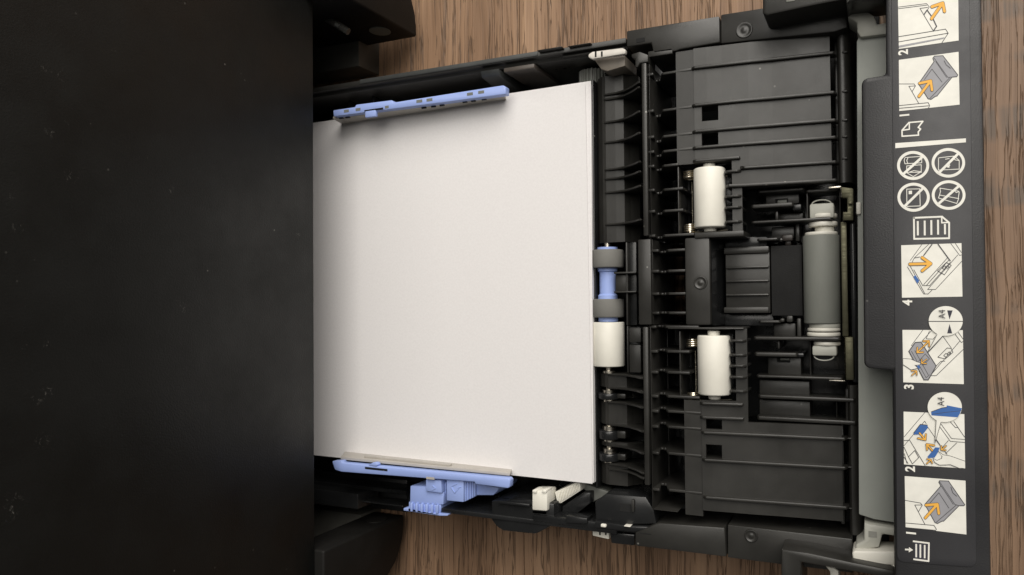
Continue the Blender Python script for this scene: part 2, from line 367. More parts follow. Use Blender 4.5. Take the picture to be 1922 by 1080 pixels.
# ------------------------------------------------------------------ paper tray
tr = thing('paper_tray', 'black plastic paper tray pulled out of the printer with rollers and a label panel', 'paper tray', (XPF, YC, 0))
YWO = Ya(1000, 99, 58) - YC                  # outer side wall distance from the centre line
XL, XR = XFACE - 130, Xa(1180, 58)
box('tray_floor', BLKG, tr, XL, Xa(1118, 20), Ya(1000, 984, 56) + 2.7, YC + YWO - 3, 1.0, 8.0, 0.5)
for s in (1, -1):
    x1 = XR if s > 0 else Xa(1150, 58)
    y0, y1 = YC + s*(YWO - 2.6), YC + s*YWO
    if s > 0:
        prism('side_wall', BLK, tr, [(y1, 0.6), (y1, 58), (y1 - 2.8, 58), (y1 - 3.0, 54.5), (y1 - 5.0, 54.0), (y1 - 6.4, 9), (y1 - 6.4, 0.6)], XL, x1, 0.4, axis='x')
    else:
        # a low cut-out lets the blue latch reach the outside
        yn = Ya(1000, 984, 56) ; y0, y1 = yn, yn + 2.6
        pts = [(XL, 0.6), (x1, 0.6), (x1, 56), (Xa(766, 56), 56), (Xa(760, 30), 30), (XL, 30)]
        prism('side_wall', BLKG, tr, pts, min(y0, y1), max(y0, y1), 0.5, axis='y')
# cross ribs and panels inside the far wall
box('wall_rim', GREYR, tr, XFACE + 10, Xa(1010, 58, 98), YC + YWO - 2.3, YC + YWO + 0.3, 57.0, 58.6, 0.4)
yi = YC + YWO - 5.6
for px, dz, dy in ((655, 40, 14), (700, 42, 16), (790, 16, 9)):
    x = Xa(px, dz, 170); box('wall_rib', BLKG, tr, x - 0.7, x + 0.7, yi - dy, yi + 0.4, 8, dz, 0.3)
x0, x1 = Xa(949, 54, 120), Xa(1006, 54, 115)
box('wall_panel', WALLREFL, tr, x0, x1, yi - 2.2, yi + 0.2, 10, 56.5, 0.5)  # black wall face, tinted with the mirrored brown
x0, x1 = Xa(912, 50, 120), Xa(946, 50, 115)
prism('wall_gusset', GREYR, tr, [(yi + .2, 57), (yi - 3, 55), (yi - 7, 20), (yi - 6, 8), (yi + .2, 8)], x0, x1, 0.4, axis='x')
prism('gusset', GREYP, tr, [P(752, 158, 30), P(752, 171, 30), P(790, 171, 30)], 8, 30, 0.3)  # grey colour stands in for light caught on this wedge
pbox('wall_tab', BLK, tr, (1008, 96), (1054, 87), 62, 50, 0.5)
pbox('wall_tab', BLK, tr, (1066, 88), (1108, 80), 61, 50, 0.5)
pbox('wall_ledge', BLK, tr, (1054, 107), (1172, 90), 57, 52, 0.5)
box('lift_plate', BLKG, tr, XPF - 250, XPF - 8, YC - 88, YC + 88, 10, 14, 0.6)

# ---- paper guides
def guide_top(s): return 0
zg = zpaper(Xa(790, 47)) + 15
gt = pprism('paper_guide', BLUE, tr, [(625,207),(666,201),(668,196.5),(735,188),(738,192.5),(944,160),(949,163),(949,177),(626,219)], zg, zg - 5, 0.6)
gt['label'] = 'blue paper guide along the side without a latch'
x0, ya = P(640, 219, zg - 3); x1, _ = P(956, 181, zg - 3); yb = Ya(949, 176, zg)
pts = [(Xa(628, zg-5), zg - 4), (Xa(655, 34), 34), (Xa(960, 34), 34), (Xa(949, zg-4), zg - 4)]
prism('guide_lining', LINER, gt, pts, yb + 0.2, yb + 1.8, 0.3, axis='y')
pbox('guide_clip', BLUE, gt, (685, 209), (705, 218.5), zg + 0.4, zg - 2, 0.5)
for px, py, dx in ((650,209,9),(672,206,9),(787,190.5,11),(806,188,11),(882,177,11),(903,173.5,11),(726,201.5,7)):
    pbox('slot', GREYP, gt, (px - dx/2, py - 2.2), (px + dx/2, py + 1.6), zg + 0.12, zg - 1, 0)  # raised darker boxes paint the shade of the slots
pprism('slot', BLKG, gt, [(684,207),(719,202),(719,205.5),(684,210.5)], zg + 0.15, zg - 1, 0)  # black raised strip, slot shade as colour
for px, py in ((640,221),(652,219.5),(795,202),(813,199.5),(829,197),(872,191),(888,189),(908,186)):
    pbox('notch', BLKG, gt, (px - 4, py - 0.5), (px + 4, py + 1.6), zg - 4, zg - 5, 0)  # black boxes paint the shade inside the notches

gb = pprism('paper_guide', BLUE, tr, [(623,866),(640,865),(642,869),(954,898),(957,902),(956,915),(953,917),(892,909),(890,905),(640,886),(628,882)], zg, zg - 5, 0.6)
gb['label'] = 'blue paper guide with the squeeze latch'
yb = Ya(700, 874, zg)
pts = [(Xa(640, zg-5), zg - 4), (Xa(650, 34), 34), (Xa(965, 34), 34), (Xa(954, zg-4), zg - 4)]
prism('guide_lining', LINER, gb, pts, yb + 0.6, yb + 2.4, 0.3, axis='y')
x0 = Xa(690, 50); x1 = Xa(852, 50)
prism('lining_rib', LINER, gb, [(x0, 52), (x1, 53.5), (x1, 56), (x0, 54.5)], yb + 2.4, yb + 3.6, 0.3, axis='y')
pprism('slot', BLKG, gb, [(685,876.5),(727,881),(727,885),(685,880.5)], zg + 0.15, zg - 1, 0)  # slot shade painted as a black raised strip
pprism('guide_clip', BLUE, gb, [(691,873),(700,868.5),(706,868.5),(709,873),(706,876)], zg + 0.5, zg - 3, 0.4)
pbox('notch', LINER, gb, (800, 895), (815, 901), zg + 0.15, zg - 1, 0)
# squeeze latch: blocks, ribbed thumb piece, foot
z1 = 59.5
la = pprism('latch_block', BLUE, gb, [(799,900),(828,902),(829,926),(799,922)], z1, 30, 0.5)
pprism('latch_neck', BLUE, gb, [(829,905),(837,906),(837,928),(829,928)], z1 - 4, 30, 0.4)
lb = pprism('latch_block', BLUE, gb, [(838,900),(870,903),(870,943),(838,940)], z1, 28, 0.5)
for k in range(4):
    pprism('latch_rib', BLUE, gb, [(871.5+4.6*k,903),(874.5+4.6*k,903),(874.5+4.6*k,941-2.2*k),(871.5+4.6*k,942-2.2*k)], z1 - 2 - k, 28, 0.3)
pprism('latch_back', BLUE, gb, [(868,905),(892,907),(892,932),(868,940)], z1 - 6, 28, 0.3)
pprism('latch_wing', BLUE, gb, [(889,907),(936,916),(934,922),(926,930),(890,930)], z1 - 8, 26, 0.5)
pprism('thumb_block', BLUE, gb, [(770,912),(806,914),(833,925),(832,948),(769,945)], 57.5, 30, 0.6)
tb = pprism('thumb_rib_base', BLUE, gb, [(767,942),(828,947),(826,964),(767,960)], 57.0, 30, 0.5)
for k in range(6):
    a = 769 + 9.6*k; yy = 944 + 0.75*k
    pprism('thumb_rib', BLUE, tb, [(a,yy),(a+4.6,yy+.3),(a+4.6,yy+17.5),(a,yy+17)], 59, 55, 0.7)
pprism('latch_foot', BLUE, gb, [(757,954),(768,953),(768,958),(830,965),(841,966),(840,969),(826,969),(757,959)], 58.0, 50, 0.5)
def stroke_pts(a, b, wd):
    d = Vector((b[0]-a[0], b[1]-a[1])); n = Vector((-d.y, d.x)).normalized() * wd / 2
    return [(a[0]+n.x, a[1]+n.y), (b[0]+n.x, b[1]+n.y), (b[0]-n.x, b[1]-n.y), (a[0]-n.x, a[1]-n.y)]
for a, b in (((846,914),(853,926)),((846,914),(858,908)),((853,926),(861,916)),((858,917),(865,914)),((811,912),(817,917)),((817,917),(810,920))):
    pprism('arrow_emboss', BLUE, gb, stroke_pts(a, b, 1.8), z1 + 0.35, z1 - 0.5, 0.1)

# ---- near side wall: bump, clips, rack, hub block
pprism('wall_bump', BLKG, tr, [(922,940),(1000,938),(1040,946),(1040,985),(1012,1000),(1004,1003),(944,997),(932,989),(922,976)], 55, 2, 1.0)
pbox('wall_ledge', BLKG, tr, (935,940), (994,952), 57.5, 50, 0.5)
pprism('wall_rail', BLKG, tr, [(1000,966),(1120,980),(1200,990),(1200,1002),(1118,993),(1000,978)], 57, 40, 0.5)
pprism('wall_slot_frame', BLKG, tr, [(1062,968),(1102,973),(1102,984),(1062,982)], 58.5, 50, 0.6)
wc = pprism('white_clip', POM, tr, [(998.5,922),(1027,923),(1027,960),(998.5,958)], 58, 45, 0.8)
pprism('clip_foot', POM, wc, [(998,957),(1027.5,959),(1027.5,968),(998,965)], 55, 45, 0.6)
for px in (1003, 1021): pbox('clip_horn', POM, wc, (px-4, 920), (px+4, 926), 59, 50, 0.4)
rk = pprism('toothed_rack', POM, tr, [(1041,924),(1080,907),(1089,908),(1089,922),(1053,945),(1046,945)], 48, 30, 0.4)
for k in range(14):
    t = k/13; a = (1050 + 36*t, 943 - 22.5*t); b = (1047 + 36*t, 923 - 15.5*t)
    pprism('rack_tooth', POM, rk, stroke_pts(a, b, 1.5), 48.9, 47, 0.15)
pprism('gear_sector', GREYP, tr, [(1088,906),(1142,923),(1140,928),(1112,943),(1104,924),(1090,916)], 40, 30, 0.4)
pprism('rack_channel', BLKG, tr, [(1055,951),(1094,925),(1108,925),(1108,945),(1078,968),(1055,965)], 46, 8, 0.5)
hb = pprism('hub_block', BLKG, tr, [(1116,943),(1137,927),(1212,933),(1227,958),(1232,984),(1118,985)], 58, 8, 0.8)
pbox('block_recess_shade', BLKM, hb, (1163, 945), (1184, 962), 58.2, 56, 0)  # matt black box on top paints the recess shade
pbox('block_pillar', BLK, hb, (1185, 938), (1190, 962), 60, 50, 0.4)
pprism('block_lip', BLKG, tr, [(1116,978),(1188,988),(1235,990),(1235,998),(1188,999),(1116,991)], 60, 40, 0.6)
pbox('white_pad', POM, tr, (1127, 984), (1137, 991), 61.5, 55, 0.5)
pbox('white_pad', POM, tr, (1171, 987), (1183, 990), 61.3, 55, 0.5)
uc = pprism('white_clip', POM, tr, [(1112,996),(1143,999),(1143,1013),(1112,1006)], 50, 36, 0.5)
for px in (1126, 1137): pbox('clip_slot_shade', BLKM, uc, (px-1.5, 998), (px+1.5, 1005), 50.15, 49, 0)  # slot shade as black raised strips

# ---- far corner: white clip, gear
fc = pprism('white_clip', plastic('off_white_plastic', (0.60, 0.57, 0.52), 0.5), tr, [(1104,102),(1112,97),(1168,90),(1174,93),(1174,101),(1112,111),(1104,108)], 63, 60, 0.6)
pprism('clip_wall', plastic('beige_plastic', (0.20, 0.175, 0.145), 0.5), fc, [(1115,112),(1173,104),(1173,124),(1140,134),(1128,130)], 57.5, 36, 0.5)
for px in (1118, 1129.5): pbox('clip_slot_shade', BLKM, fc, (px-1.6, 97), (px+1.6, 107 if px < 1120 else 106), 63.15, 60, 0)  # black raised strips paint the slot shade
xg, yg = P(1106, 147, 40)
def gear():
    bm = bmesh.new(); n = 44; A = []; B = []
    for i in range(n*2):
        an = math.pi*i/n; r = 7.6 if (i//2) % 2 else 6.6
        A.append(bm.verts.new((xg + r*math.cos(an), yg - 4, 34 + r*math.sin(an)))); B.append(bm.verts.new((xg + r*math.cos(an), yg + 5, 34 + r*math.sin(an))))
    bm.faces.new(A); bm.faces.new(list(reversed(B)))
    for i in range(2*n): bm.faces.new((A[i], A[(i+1)%(2*n)], B[(i+1)%(2*n)], B[i]))
    return link('gear', bm, GREYP, tr)
gear()

# ---- feed section beside the paper's front edge
def feed_segment(py0, py1, name='feed_guide'):
    """bent guide surface between two photo rows (rows measured at px 1155)"""
    y0 = Ya(1155, py0, 46); y1 = Ya(1155, py1, 46)
    top = [(1119, 26), (1122.5, 38), (1127, 44), (1134, 46.6), (1140, 47.0), (1158, 47.0), (1174, 46.8), (1186, 43), (1203, 39)]
    pts = [(Xa(p, z), z) for p, z in top]
    pts += [(x, z - 3) for x, z in reversed(pts)]
    return prism(name, BLK, tr, pts, min(y0, y1), max(y0, y1), 0.0, axis='y', smooth=False)
def feed_rib(py, th=1.1):
    y = Ya(1140, py, 47.5)
    return fin('feed_rib', BLK, tr, y, [(1136.5, 46.8), (1140, 48.2), (1160, 49.0), (1176, 51.5), (1190, 56.5), (1200, 62.0), (1205, 62.5)], 30, th, 0.3)
feed_segment(142, 455)
for py in (178, 187, 230, 268, 319, 336.5, 362, 422): feed_rib(py)
feed_segment(703, 727); feed_segment(755, 797); feed_segment(830, 838); feed_segment(870, 910)
for py in (703, 728, 755, 797, 836, 871, 880): feed_rib(py)
# entry bars between paper and guide
ya, yb = Ya(1118, 152, 44), Ya(1120, 915, 44)
box('entry_bar', BLKG, tr, Xa(1113.5, 47), Xa(1117.5, 47), ya, yb, 12, 47, 0.5)
box('entry_bar', BLK, tr, Xa(1119, 30), Xa(1124, 30), ya, yb, 8, 30, 0.5)
box('front_trough', BLKG, tr, Xa(1112, 10), Xa(1225, 10), YC - YWO + 6, YC + YWO - 6, 3, 10, 0.5)
# shaft and rollers
xs_, zs_ = Xa(1140, 44), 43.0
yA = Ya(1140, 440, 46); yB = Ya(1140, 905, 46)
sh = lathe_y('feed_shaft', STEEL, tr, xs_, zs_, [(yB, 1.9), (yA, 1.9)], 24)
def yy(py, px=1140, z=46): return Ya(px, py, z)
xr_ = (Xa(1112, zs_) + Xa(1170, zs_)) / 2; rr_ = (Xa(1170, zs_) - Xa(1112, zs_)) / 2
hub = lathe_y('roller_hub', BLUE, sh, xr_, zs_, [(yy(464), 4.5), (yy(464), 5.4), (yy(470), 5.4), (yy(470), 5), (yy(503), 5), (yy(503), 5.2), (yy(509), 5.2), (yy(511), 4.3), (yy(552), 4.3), (yy(555), 5.2), (yy(604), 5.2)])
lathe_y('feed_roller', RUB, sh, xr_, zs_, roll_prof(yy(469), yy(503), rr_))
lathe_y('feed_roller', RUB, sh, xr_, zs_, roll_prof(yy(561.5), yy(596), rr_))
lathe_y('white_roller', POM, sh, xr_, zs_, roll_prof(yy(605), yy(688), rr_, 0.5))
for a, b in ((697, 701), (733, 738), (750, 755), (801, 808), (825, 829), (843, 851), (866, 869)):
    lathe_y('shaft_collar', STEEL, sh, xs_, zs_, [(yy(a), 3.6), (yy(b), 3.6)], 24)
for a, b in ((738, 750), (808, 825), (851, 866)):
    lathe_y('shaft_bush', BLKG, sh, xs_, zs_, roll_prof(yy(a), yy(b), 6.0), 28)
    pbox('bush_stop', BLK, tr, (1158, a + 1), (1174, b - 1), 46, 34, 0.5)
# centre tongue beside the blue hub
pbox('tongue', BLK, tr, (1155, 516), (1180, 547), 49, 30, 0.5)
pbox('tongue_rib', BLK, tr, (1152, 511), (1194, 513.5), 52, 30, 0.3)
pbox('tongue_rib', BLK, tr, (1152, 547), (1194, 549.5), 52, 30, 0.3)
pbox('roller_wall', BLK, tr, (1173.5, 455), (1179, 611), 50, 14, 0.4)
pbox('roller_wall', BLK, tr, (1176, 612), (1180, 700), 50, 14, 0.4)
pbox('back_wall', BLKG, tr, (1181, 455), (1196, 611), 46, 20, 0.5)
pbox('back_wall', BLKG, tr, (1181, 614), (1203, 703), 46, 20, 0.5)
pbox('wall_step', BLK, tr, (1181, 616), (1203, 643), 56, 46, 0.4)
pbox('wall_step', BLK, tr, (1181, 647), (1203, 700), 53, 46, 0.4)
# rail strips
pbox('rail_strip', BLK, tr, (1203.5, 118), (1217, 443), ZR, 20, 0.6)
pbox('rail_strip', BLK, tr, (1197, 450), (1223, 610), ZR, 20, 0.6)
pbox('rail_strip', BLK, tr, (1206, 614), (1219.5, 912), ZR, 20, 0.6)
pprism('rail_head', BLK, tr, [(1185,102),(1200,97),(1216,103),(1216,117),(1201,119),(1196,127),(1192,127),(1192,111),(1185,108)], ZR + 0.5, 50, 0.5)
pbox('rail_edge', BLK, tr, (1218.5, 120), (1222, 443), ZR - 1.5, 20, 0.3)
pbox('rail_edge', BLK, tr, (1221, 614), (1224.5, 958), ZR - 1.5, 20, 0.3)
pbox('rail_edge', BLK, tr, (1224, 450), (1226.5, 610), ZR - 3, 20, 0.3)
# grid fins from the rail to the plates
def grid_fin(py, xend, off=0):
    y = Ya(1225, py, 62)
    return fin('grid_rib', BLK, tr, y, [(1217+off, 61.5), (1230+off, 62), (1232.5+off, 61), (1234+off, 50), (1239+off, 49.4), (1242+off, 50.2), (1244+off, 50), (1246+off, 58.5), (1249+off, 60.2), (xend, 61)], 16, 1.3, 0.35)
for py in (139, 208, 257, 285): grid_fin(py, 1303)
grid_fin(312, 1276); grid_fin(357, 1284); grid_fin(397, 1284); grid_fin(443, 1304)
for py in (471, 509.5, 552, 588): grid_fin(py, 1286, 6)
grid_fin(614, 1310); grid_fin(660, 1292, 2); grid_fin(699, 1292, 2); grid_fin(744, 1310, 2); grid_fin(772, 1312, 2); grid_fin(801, 1312, 2); grid_fin(850.5, 1312, 2); grid_fin(919, 1312, 2)
# cross bars of the grid
pbox('cross_bar', BLK, tr, (1271, 313), (1275.5, 443), 60, 40, 0.4)
pbox('cross_bar', BLK, tr, (1274, 622), (1278.5, 747), 60, 40, 0.4)
pbox('cross_bar', BLK, tr, (1228, 150), (1231, 205), 50, 30, 0.3)
pbox('cross_bar', BLK, tr, (1228, 213), (1231, 255), 50, 30, 0.3)
pbox('cross_bar', BLK, tr, (1247, 130), (1254, 930), 30, 14, 0.4)
pbox('end_bar', BLK, tr, (1225, 956.5), (1272, 961), 62, 30, 0.4)
pbox('end_bar', BLK, tr, (1216, 97), (1262, 101), 62, 30, 0.4)

# ---- ribbed guide plates
XP0, XP1 = Xa(1307, 62), Xa(1565, 55)
kink = [(Xa(1300,62), 61.6), (Xa(1332,61), 61.0), (Xa(1360,60.4), 60.2), (Xa(1410,59), 59.2), (Xa(1455,58), 57.6), (Xa(1565,55), 55.2)]  # sloping profile, its slight facets shaped to imitate reflected bands
def zpl(x):
    if x <= kink[0][0]: return kink[0][1]
    for (xa, za), (xb, zb) in zip(kink, kink[1:]):
        if x <= xb: return za + (zb - za) * (x - xa) / (xb - xa)
    return kink[-1][1]
def hole(a, b, z=61):
    x0, y0 = P(a[0], a[1], z); x1, y1 = P(b[0], b[1], z)
    return (min(x0,x1), max(x0,x1), min(y0,y1), max(y0,y1))
def inside(h, x, y): return h[0] < x < h[1] and h[2] < y < h[3]
def plate(holes, xr, yr, name='guide_plate', zf=zpl, th=2.2):
    xs = {xr[0], xr[1]} | {k[0] for k in kink if xr[0] < k[0] < xr[1]}
    ys = {yr[0], yr[1]}
    for h in holes:
        xs |= {max(xr[0], min(xr[1], v)) for v in h[:2]}; ys |= {max(yr[0], min(yr[1], v)) for v in h[2:]}
    def keep(x, y): return not any(inside(h, x, y) for h in holes)
    return gridplate(name, BLK, tr, xs, ys, keep, zf, th)
# far plate
yt = Ya(1400, 80, zpl); yb_ = Ya(1460, 345, zpl)
h1 = hole((1317, 197), (1348, 225)); h2 = hole((1317, 251), (1348, 272))
yw = Ya(1340, 303, 61); ybw = Ya(1340, 443, 61)
win = (Xa(1280, 61), Xa(1376, 61), ybw, yw)
low = (Xa(1395, 60), Xa(1600, 55), ybw - 5, yb_)
up1 = plate([h1, h2, win, low], (XP0, XP1), (ybw, yt))
plate([], (Xa(1274.5, 60), XP0 - 0.1), (Ya(1290, 309, 60), Ya(1290, 96, 60)), zf=lambda x: 60.6)
for py, xa, xb in ((127, 1303, 1577), (197.5, 1303, 1577), (247, 1303, 1578), (277.5, 1303, 1578), (302, 1303, 1397), (314, 1392, 1578), (349, 1365, 1578)):
    y = Ya(xa, py, 63)
    fin('plate_rib', BLK, tr, y, [(xa, 61.5), (xa+5, 63.2), (1400 if xb > 1400 else xb-8, zpl(Xa(1400 if xb > 1400 else xb-8, 61)) + 1.9), (xb - 5, zpl(Xa(xb-5, 56)) + 1.8), (xb, 54.0)], 50, 1.5, 0.45)
pbox('plate_end_step', BLK, tr, (1565, 58), (1577.5, 345), 46, 30, 0.5)
# near plate
y0n = Ya(1460, 795, zpl); y1n = Ya(1340, 960, 61)
h3 = hole((1325, 785), (1355, 807)); h4 = hole((1325, 834), (1355, 862))
ytw = Ya(1340, 617, 61); ybw2 = Ya(1340, 752, 61)
win2 = (Xa(1280, 61), Xa(1378, 61), ybw2, ytw)
low2 = (Xa(1400, 60), Xa(1600, 55), y0n, ytw + 5)
plate([h3, h4, win2, low2], (Xa(1313, 62), Xa(1575, 55)), (y1n, ytw))
plate([], (Xa(1281.5, 60), Xa(1313, 62) - 0.1), (Ya(1295, 966, 60), Ya(1295, 751, 60)), zf=lambda x: 60.6)
for py, xa, xb in ((757.5, 1310, 1396), (783.5, 1310, 1397), (812, 1312, 1586), (863.5, 1313, 1586), (933.5, 1314, 1587)):
    y = Ya(xa, py, 63)
    fin('plate_rib', BLK, tr, y, [(xa, 61.5), (xa+5, 63.2), (1400 if xb > 1400 else xb-8, zpl(Xa(1400 if xb > 1400 else xb-8, 61)) + 1.9), (xb - 5, zpl(Xa(xb-5, 56)) + 1.8), (xb, 54.0)], 50, 1.5, 0.45)
pbox('plate_end_step', BLK, tr, (1575, 797), (1586.5, 985), 46, 30, 0.5)
# curved front wall behind the plates
def front_wall(a, b, px0, px1):
    d = px1 - px0
    pts = [(Xa(px0, 50), 8)] + [(Xa(px0 + d*t, z), z) for t, z in ((0, 50.5), (0.06, 52.4), (0.16, 53.0), (0.34, 53.0), (0.55, 52.4), (0.72, 50.5), (0.84, 47), (0.94, 41), (1.0, 30))] + [(Xa(px1, 27), 8)]
    y0, y1 = Ya(1590, a, 50), Ya(1590, b, 50)
    return prism('front_wall', BLK, tr, pts, min(y0, y1), max(y0, y1), 0.0, axis='y')
front_wall(38, 344, 1578, 1612); front_wall(722, 1000, 1587, 1618)
box('front_sill', BLKG, tr, Xa(1600, 20), Xa(1660, 20), Ya(1600, 1010, 20), Ya(1600, 20, 20), 3, 24, 0.5)
for py in (98, 172, 226, 257, 298): pbox('wall_rib', BLK, tr, (1580, py-2), (1591, py+1), 53.6, 40, 0.5)
for py in (792, 824, 878, 955): pbox('wall_rib', BLK, tr, (1589, py-2), (1599, py+1), 53.6, 40, 0.5)

x0, x1, xm0, xm1 = Xa(1226, 8), Xa(1606, 8), Xa(1262, 8), Xa(1284, 8)
box('under_floor', BLKG, tr, x0, xm0 - .1, Ya(1300, 985, 8), Ya(1300, 100, 8), 2, 8, 0.4)
box('under_floor', BLKG, tr, xm1 + .1, x1, Ya(1300, 985, 8), Ya(1300, 100, 8), 2, 8, 0.4)
box('under_floor', BLKG, tr, xm0, xm1, Ya(1300, 460, 8), Ya(1300, 100, 8), 2, 8, 0.4)
box('under_floor', BLKG, tr, xm0, xm1, Ya(1300, 985, 8), Ya(1300, 600, 8), 2, 8, 0.4)
# ---- white pinch rollers with springs
def pinch(x0, x1, y0, y1, stub0, stub1, xs0):
    zc = 56.5
    xc = (Xa(x0, zc) + Xa(x1, zc))/2; r = (Xa(x1, zc) - Xa(x0, zc))/2
    ro = lathe_y('pinch_roller', POM, tr, xc, zc, roll_prof(Ya(1335, y0, 60), Ya(1335, y1, 60), r, 0.7))
    lathe_y('roller_stub', POM, ro, xc, zc, roll_prof(Ya(1335, stub0, 58), Ya(1335, y0 + 3, 58), 2.9, 0.4), 24)
    lathe_y('roller_stub', POM, ro, xc, zc, roll_prof(Ya(1335, y1 - 3, 58), Ya(1335, stub1, 58), 2.9, 0.4), 24)
    for pa, pb in ((y0 + 7, y0 + 22), (y1 - 5, y1 + 9)):
        ya, yb2 = Ya(1297, pa, 55), Ya(1297, pb, 55); pts = []
        xcs = Xa(xs0 + 9, 53); n = 76
        for i in range(n+1):
            t = i/n; an = 2*math.pi*4.0*t
            pts.append((xcs + 2.6*math.cos(an), ya + (yb2-ya)*t, 54 + 2.6*math.sin(an)))
        pts += [(xcs + 6, yb2 - 0.3, 53), (xcs + 18, yb2 + 0.6, 52)]
        tube('spring', SPRING, tr, pts, 0.48)
    tube('spring_wire', SPRING, tr, [(Xa(xs0+13, 50), Ya(1300, y0+28, 50), 50), (Xa(xs0+13.6, 51), Ya(1300, (y0+y1)/2, 51), 51), (Xa(xs0+13.6, 53), Ya(1300, y1-4, 53), 53)], 0.3)
    return ro
pinch(1305, 1364, 314, 427, 306, 435, 1288)
pinch(1308, 1369, 630, 742, 621, 750, 1290)
for py in (321, 368, 389, 416): fin('comb_rib', BLK, tr, Ya(1380, py, 61.5), [(1362, 59.5), (1366, 61.6), (1386, 61.8), (1394, 60.4)], 45, 1.2, 0.35)
for py in (640, 667, 687.5, 708.5, 735): fin('comb_rib', BLK, tr, Ya(1380, py, 61.5), [(1367, 59.5), (1371, 61.6), (1391, 61.8), (1399, 60.4)], 45, 1.2, 0.35)
pbox('window_frame', BLK, tr, (1303, 437), (1396, 443.5), 61.5, 40, 0.5)
pbox('window_frame', BLK, tr, (1253, 614.5), (1396, 619), 62, 40, 0.5)
pbox('window_back', BLKG, tr, (1284, 300), (1376, 443), 38, 30, 0.4)
pbox('window_back', BLKG, tr, (1288, 618), (1378, 752), 38, 30, 0.4)

# ---- centre plate and separator ramp
pbox('centre_plate', BLK, tr, (1284.5, 447), (1334, 611), 60.5, 30, 1.0)
xd, yd = P(1315, 531, 60.5)
def dimple(x, y, z, r, mat=BLK):
    bm = bmesh.new(); n = 28; prof = [(r*1.12, -0.2), (r, 0.45), (r*0.9, 0.5), (r*0.7, 0.12), (r*0.45, 0.06), (r*0.3, 0.3), (0.01, 0.4)]; rings = []
    for rr, zz in prof: rings.append([bm.verts.new((x + rr*math.cos(2*math.pi*i/n), y + rr*math.sin(2*math.pi*i/n), z + zz)) for i in range(n)])
    for a, b in zip(rings, rings[1:]):
        for i in range(n): bm.faces.new((a[i], a[(i+1)%n], b[(i+1)%n], b[i]))
    bm.faces.new(rings[-1])
    return link('dimple', bm, mat, tr, smooth=True)
dimple(xd, yd, 60.5, 3.1)
prism('centre_slope', BLKG, tr, [(Xa(1334.2,60), 58), (Xa(1360,42), 42), (Xa(1360,42), 30), (Xa(1334.2,60), 30)], Ya(1345, 611, 50), Ya(1345, 447, 50), 0.4, axis='y')
pbox('ramp_side', BLKG, tr, (1360, 447), (1440, 464), 42, 30, 0.5)
pbox('ramp_side', BLKG, tr, (1360, 590), (1452, 612), 42, 30, 0.5)
rampz = 47
pbox('separator_ramp', BLK, tr, (1361, 466), (1446, 588), rampz, 28, 0.5)
for a, b in ((465, 475), (500.5, 503.5), (526.5, 529.5), (552.5, 555.5), (577, 588)):
    pbox('ramp_rib', BLK, tr, (1358 if b - a > 5 else 1362, a), (1443, b), rampz + 1.6, rampz - 2, 0.6)
pbox('friction_pad', BLKM, tr, (1446.5, 462), (1507, 593), 46, 30, 0.4)

# ---- separator roller and its bearings
zc = 47.0
xg0, xg1 = Xa(1508, zc), Xa(1577, zc); xc = (xg0 + xg1)/2; rg = (xg1 - xg0)/2
def yr(py): return Ya(1545, py, 51)
sr = lathe_y('separator_roller', RUBG, tr, xc, zc, roll_prof(yr(441), yr(608), rg, 0.5), 56)
def coll(a, b, pxa, pxb, mat=POM, name='roller_collar'):
    xx = (Xa(pxa, zc) + Xa(pxb, zc))/2
    return lathe_y(name, mat, sr, xx, zc, roll_prof(yr(a), yr(b), (Xa(pxb, zc) - Xa(pxa, zc))/2, 0.4))
coll(435, 441.5, 1512, 1574); coll(425, 436, 1531, 1568, name='roller_neck'); coll(416, 425, 1519, 1574); coll(401, 409, 1522, 1574)
coll(607, 617, 1517, 1576, GREYW); coll(616, 622.5, 1514, 1576); coll(624.5, 632, 1513, 1576); coll(642, 649, 1525, 1576)
pbox('bearing_block', GREYW, sr, (1519, 383), (1566, 409), 52, 40, 1.0)
pbox('bearing_block', GREYW, sr, (1524, 649), (1571, 669), 52, 40, 1.0)
def arc(py, sgn, name):
    x = Xa(1545, 47); y = yr(py); r = 4.2
    tube(name, GREYW, sr, [(x + r*math.cos(t), y + sgn*2.0*math.sin(t), 50) for t in [math.pi*i/14 for i in range(15)]], 0.3)
arc(383, 1, 'end_ring'); arc(669, -1, 'end_ring')
# thin rods, plates and posts of the roller carrier (photo pixels, height)
def rod(ax, ay, bx, by, z, th=1.3):
    y = (Ya(ax, ay, z) + Ya(bx, by, z))/2
    return fin('carrier_rib', BLK, tr, y, [(ax, z - 1.5), (ax + 3, z), (bx - 3, z), (bx, z - 1)], z - 18, th, 0.45)
rod(1425, 360, 1513, 355, 52); rod(1412, 388, 1492, 383.5, 54, 1.9); rod(1412, 417, 1565, 411, 54); rod(1422, 451, 1463, 448, 50)
rod(1515, 359, 1578, 355.5, 52); rod(1413, 635.5, 1576, 636.5, 54, 1.6); rod(1414, 665, 1495, 667, 54, 1.9); rod(1417, 708, 1580, 710, 53)
rod(1423, 604, 1464, 604.5, 50); rod(1420, 747, 1602, 749, 54, 1.7); rod(1417, 788, 1604, 791, 54, 1.9)
pA = pbox('carrier_plate', BLK, tr, (1437, 363), (1500, 382), 44, 30, 0.5)
pbox('plate_slot_shade', BLKM, pA, (1455, 374), (1479, 382), 44.3, 40, 0)  # black box on the plate paints the slot's shade
pbox('plate_tab', GREYP, pA, (1459, 376), (1477, 382), 46, 40, 0.4)
pB = pbox('carrier_plate', BLK, tr, (1441, 669), (1504, 707), 44, 30, 0.5)
pbox('plate_slot_shade', BLKM, pB, (1458, 672), (1483, 681), 44.3, 40, 0)  # slot shade painted as a raised black box
pbox('plate_tab', GREYP, pB, (1464, 672), (1482, 677), 46, 40, 0.4)
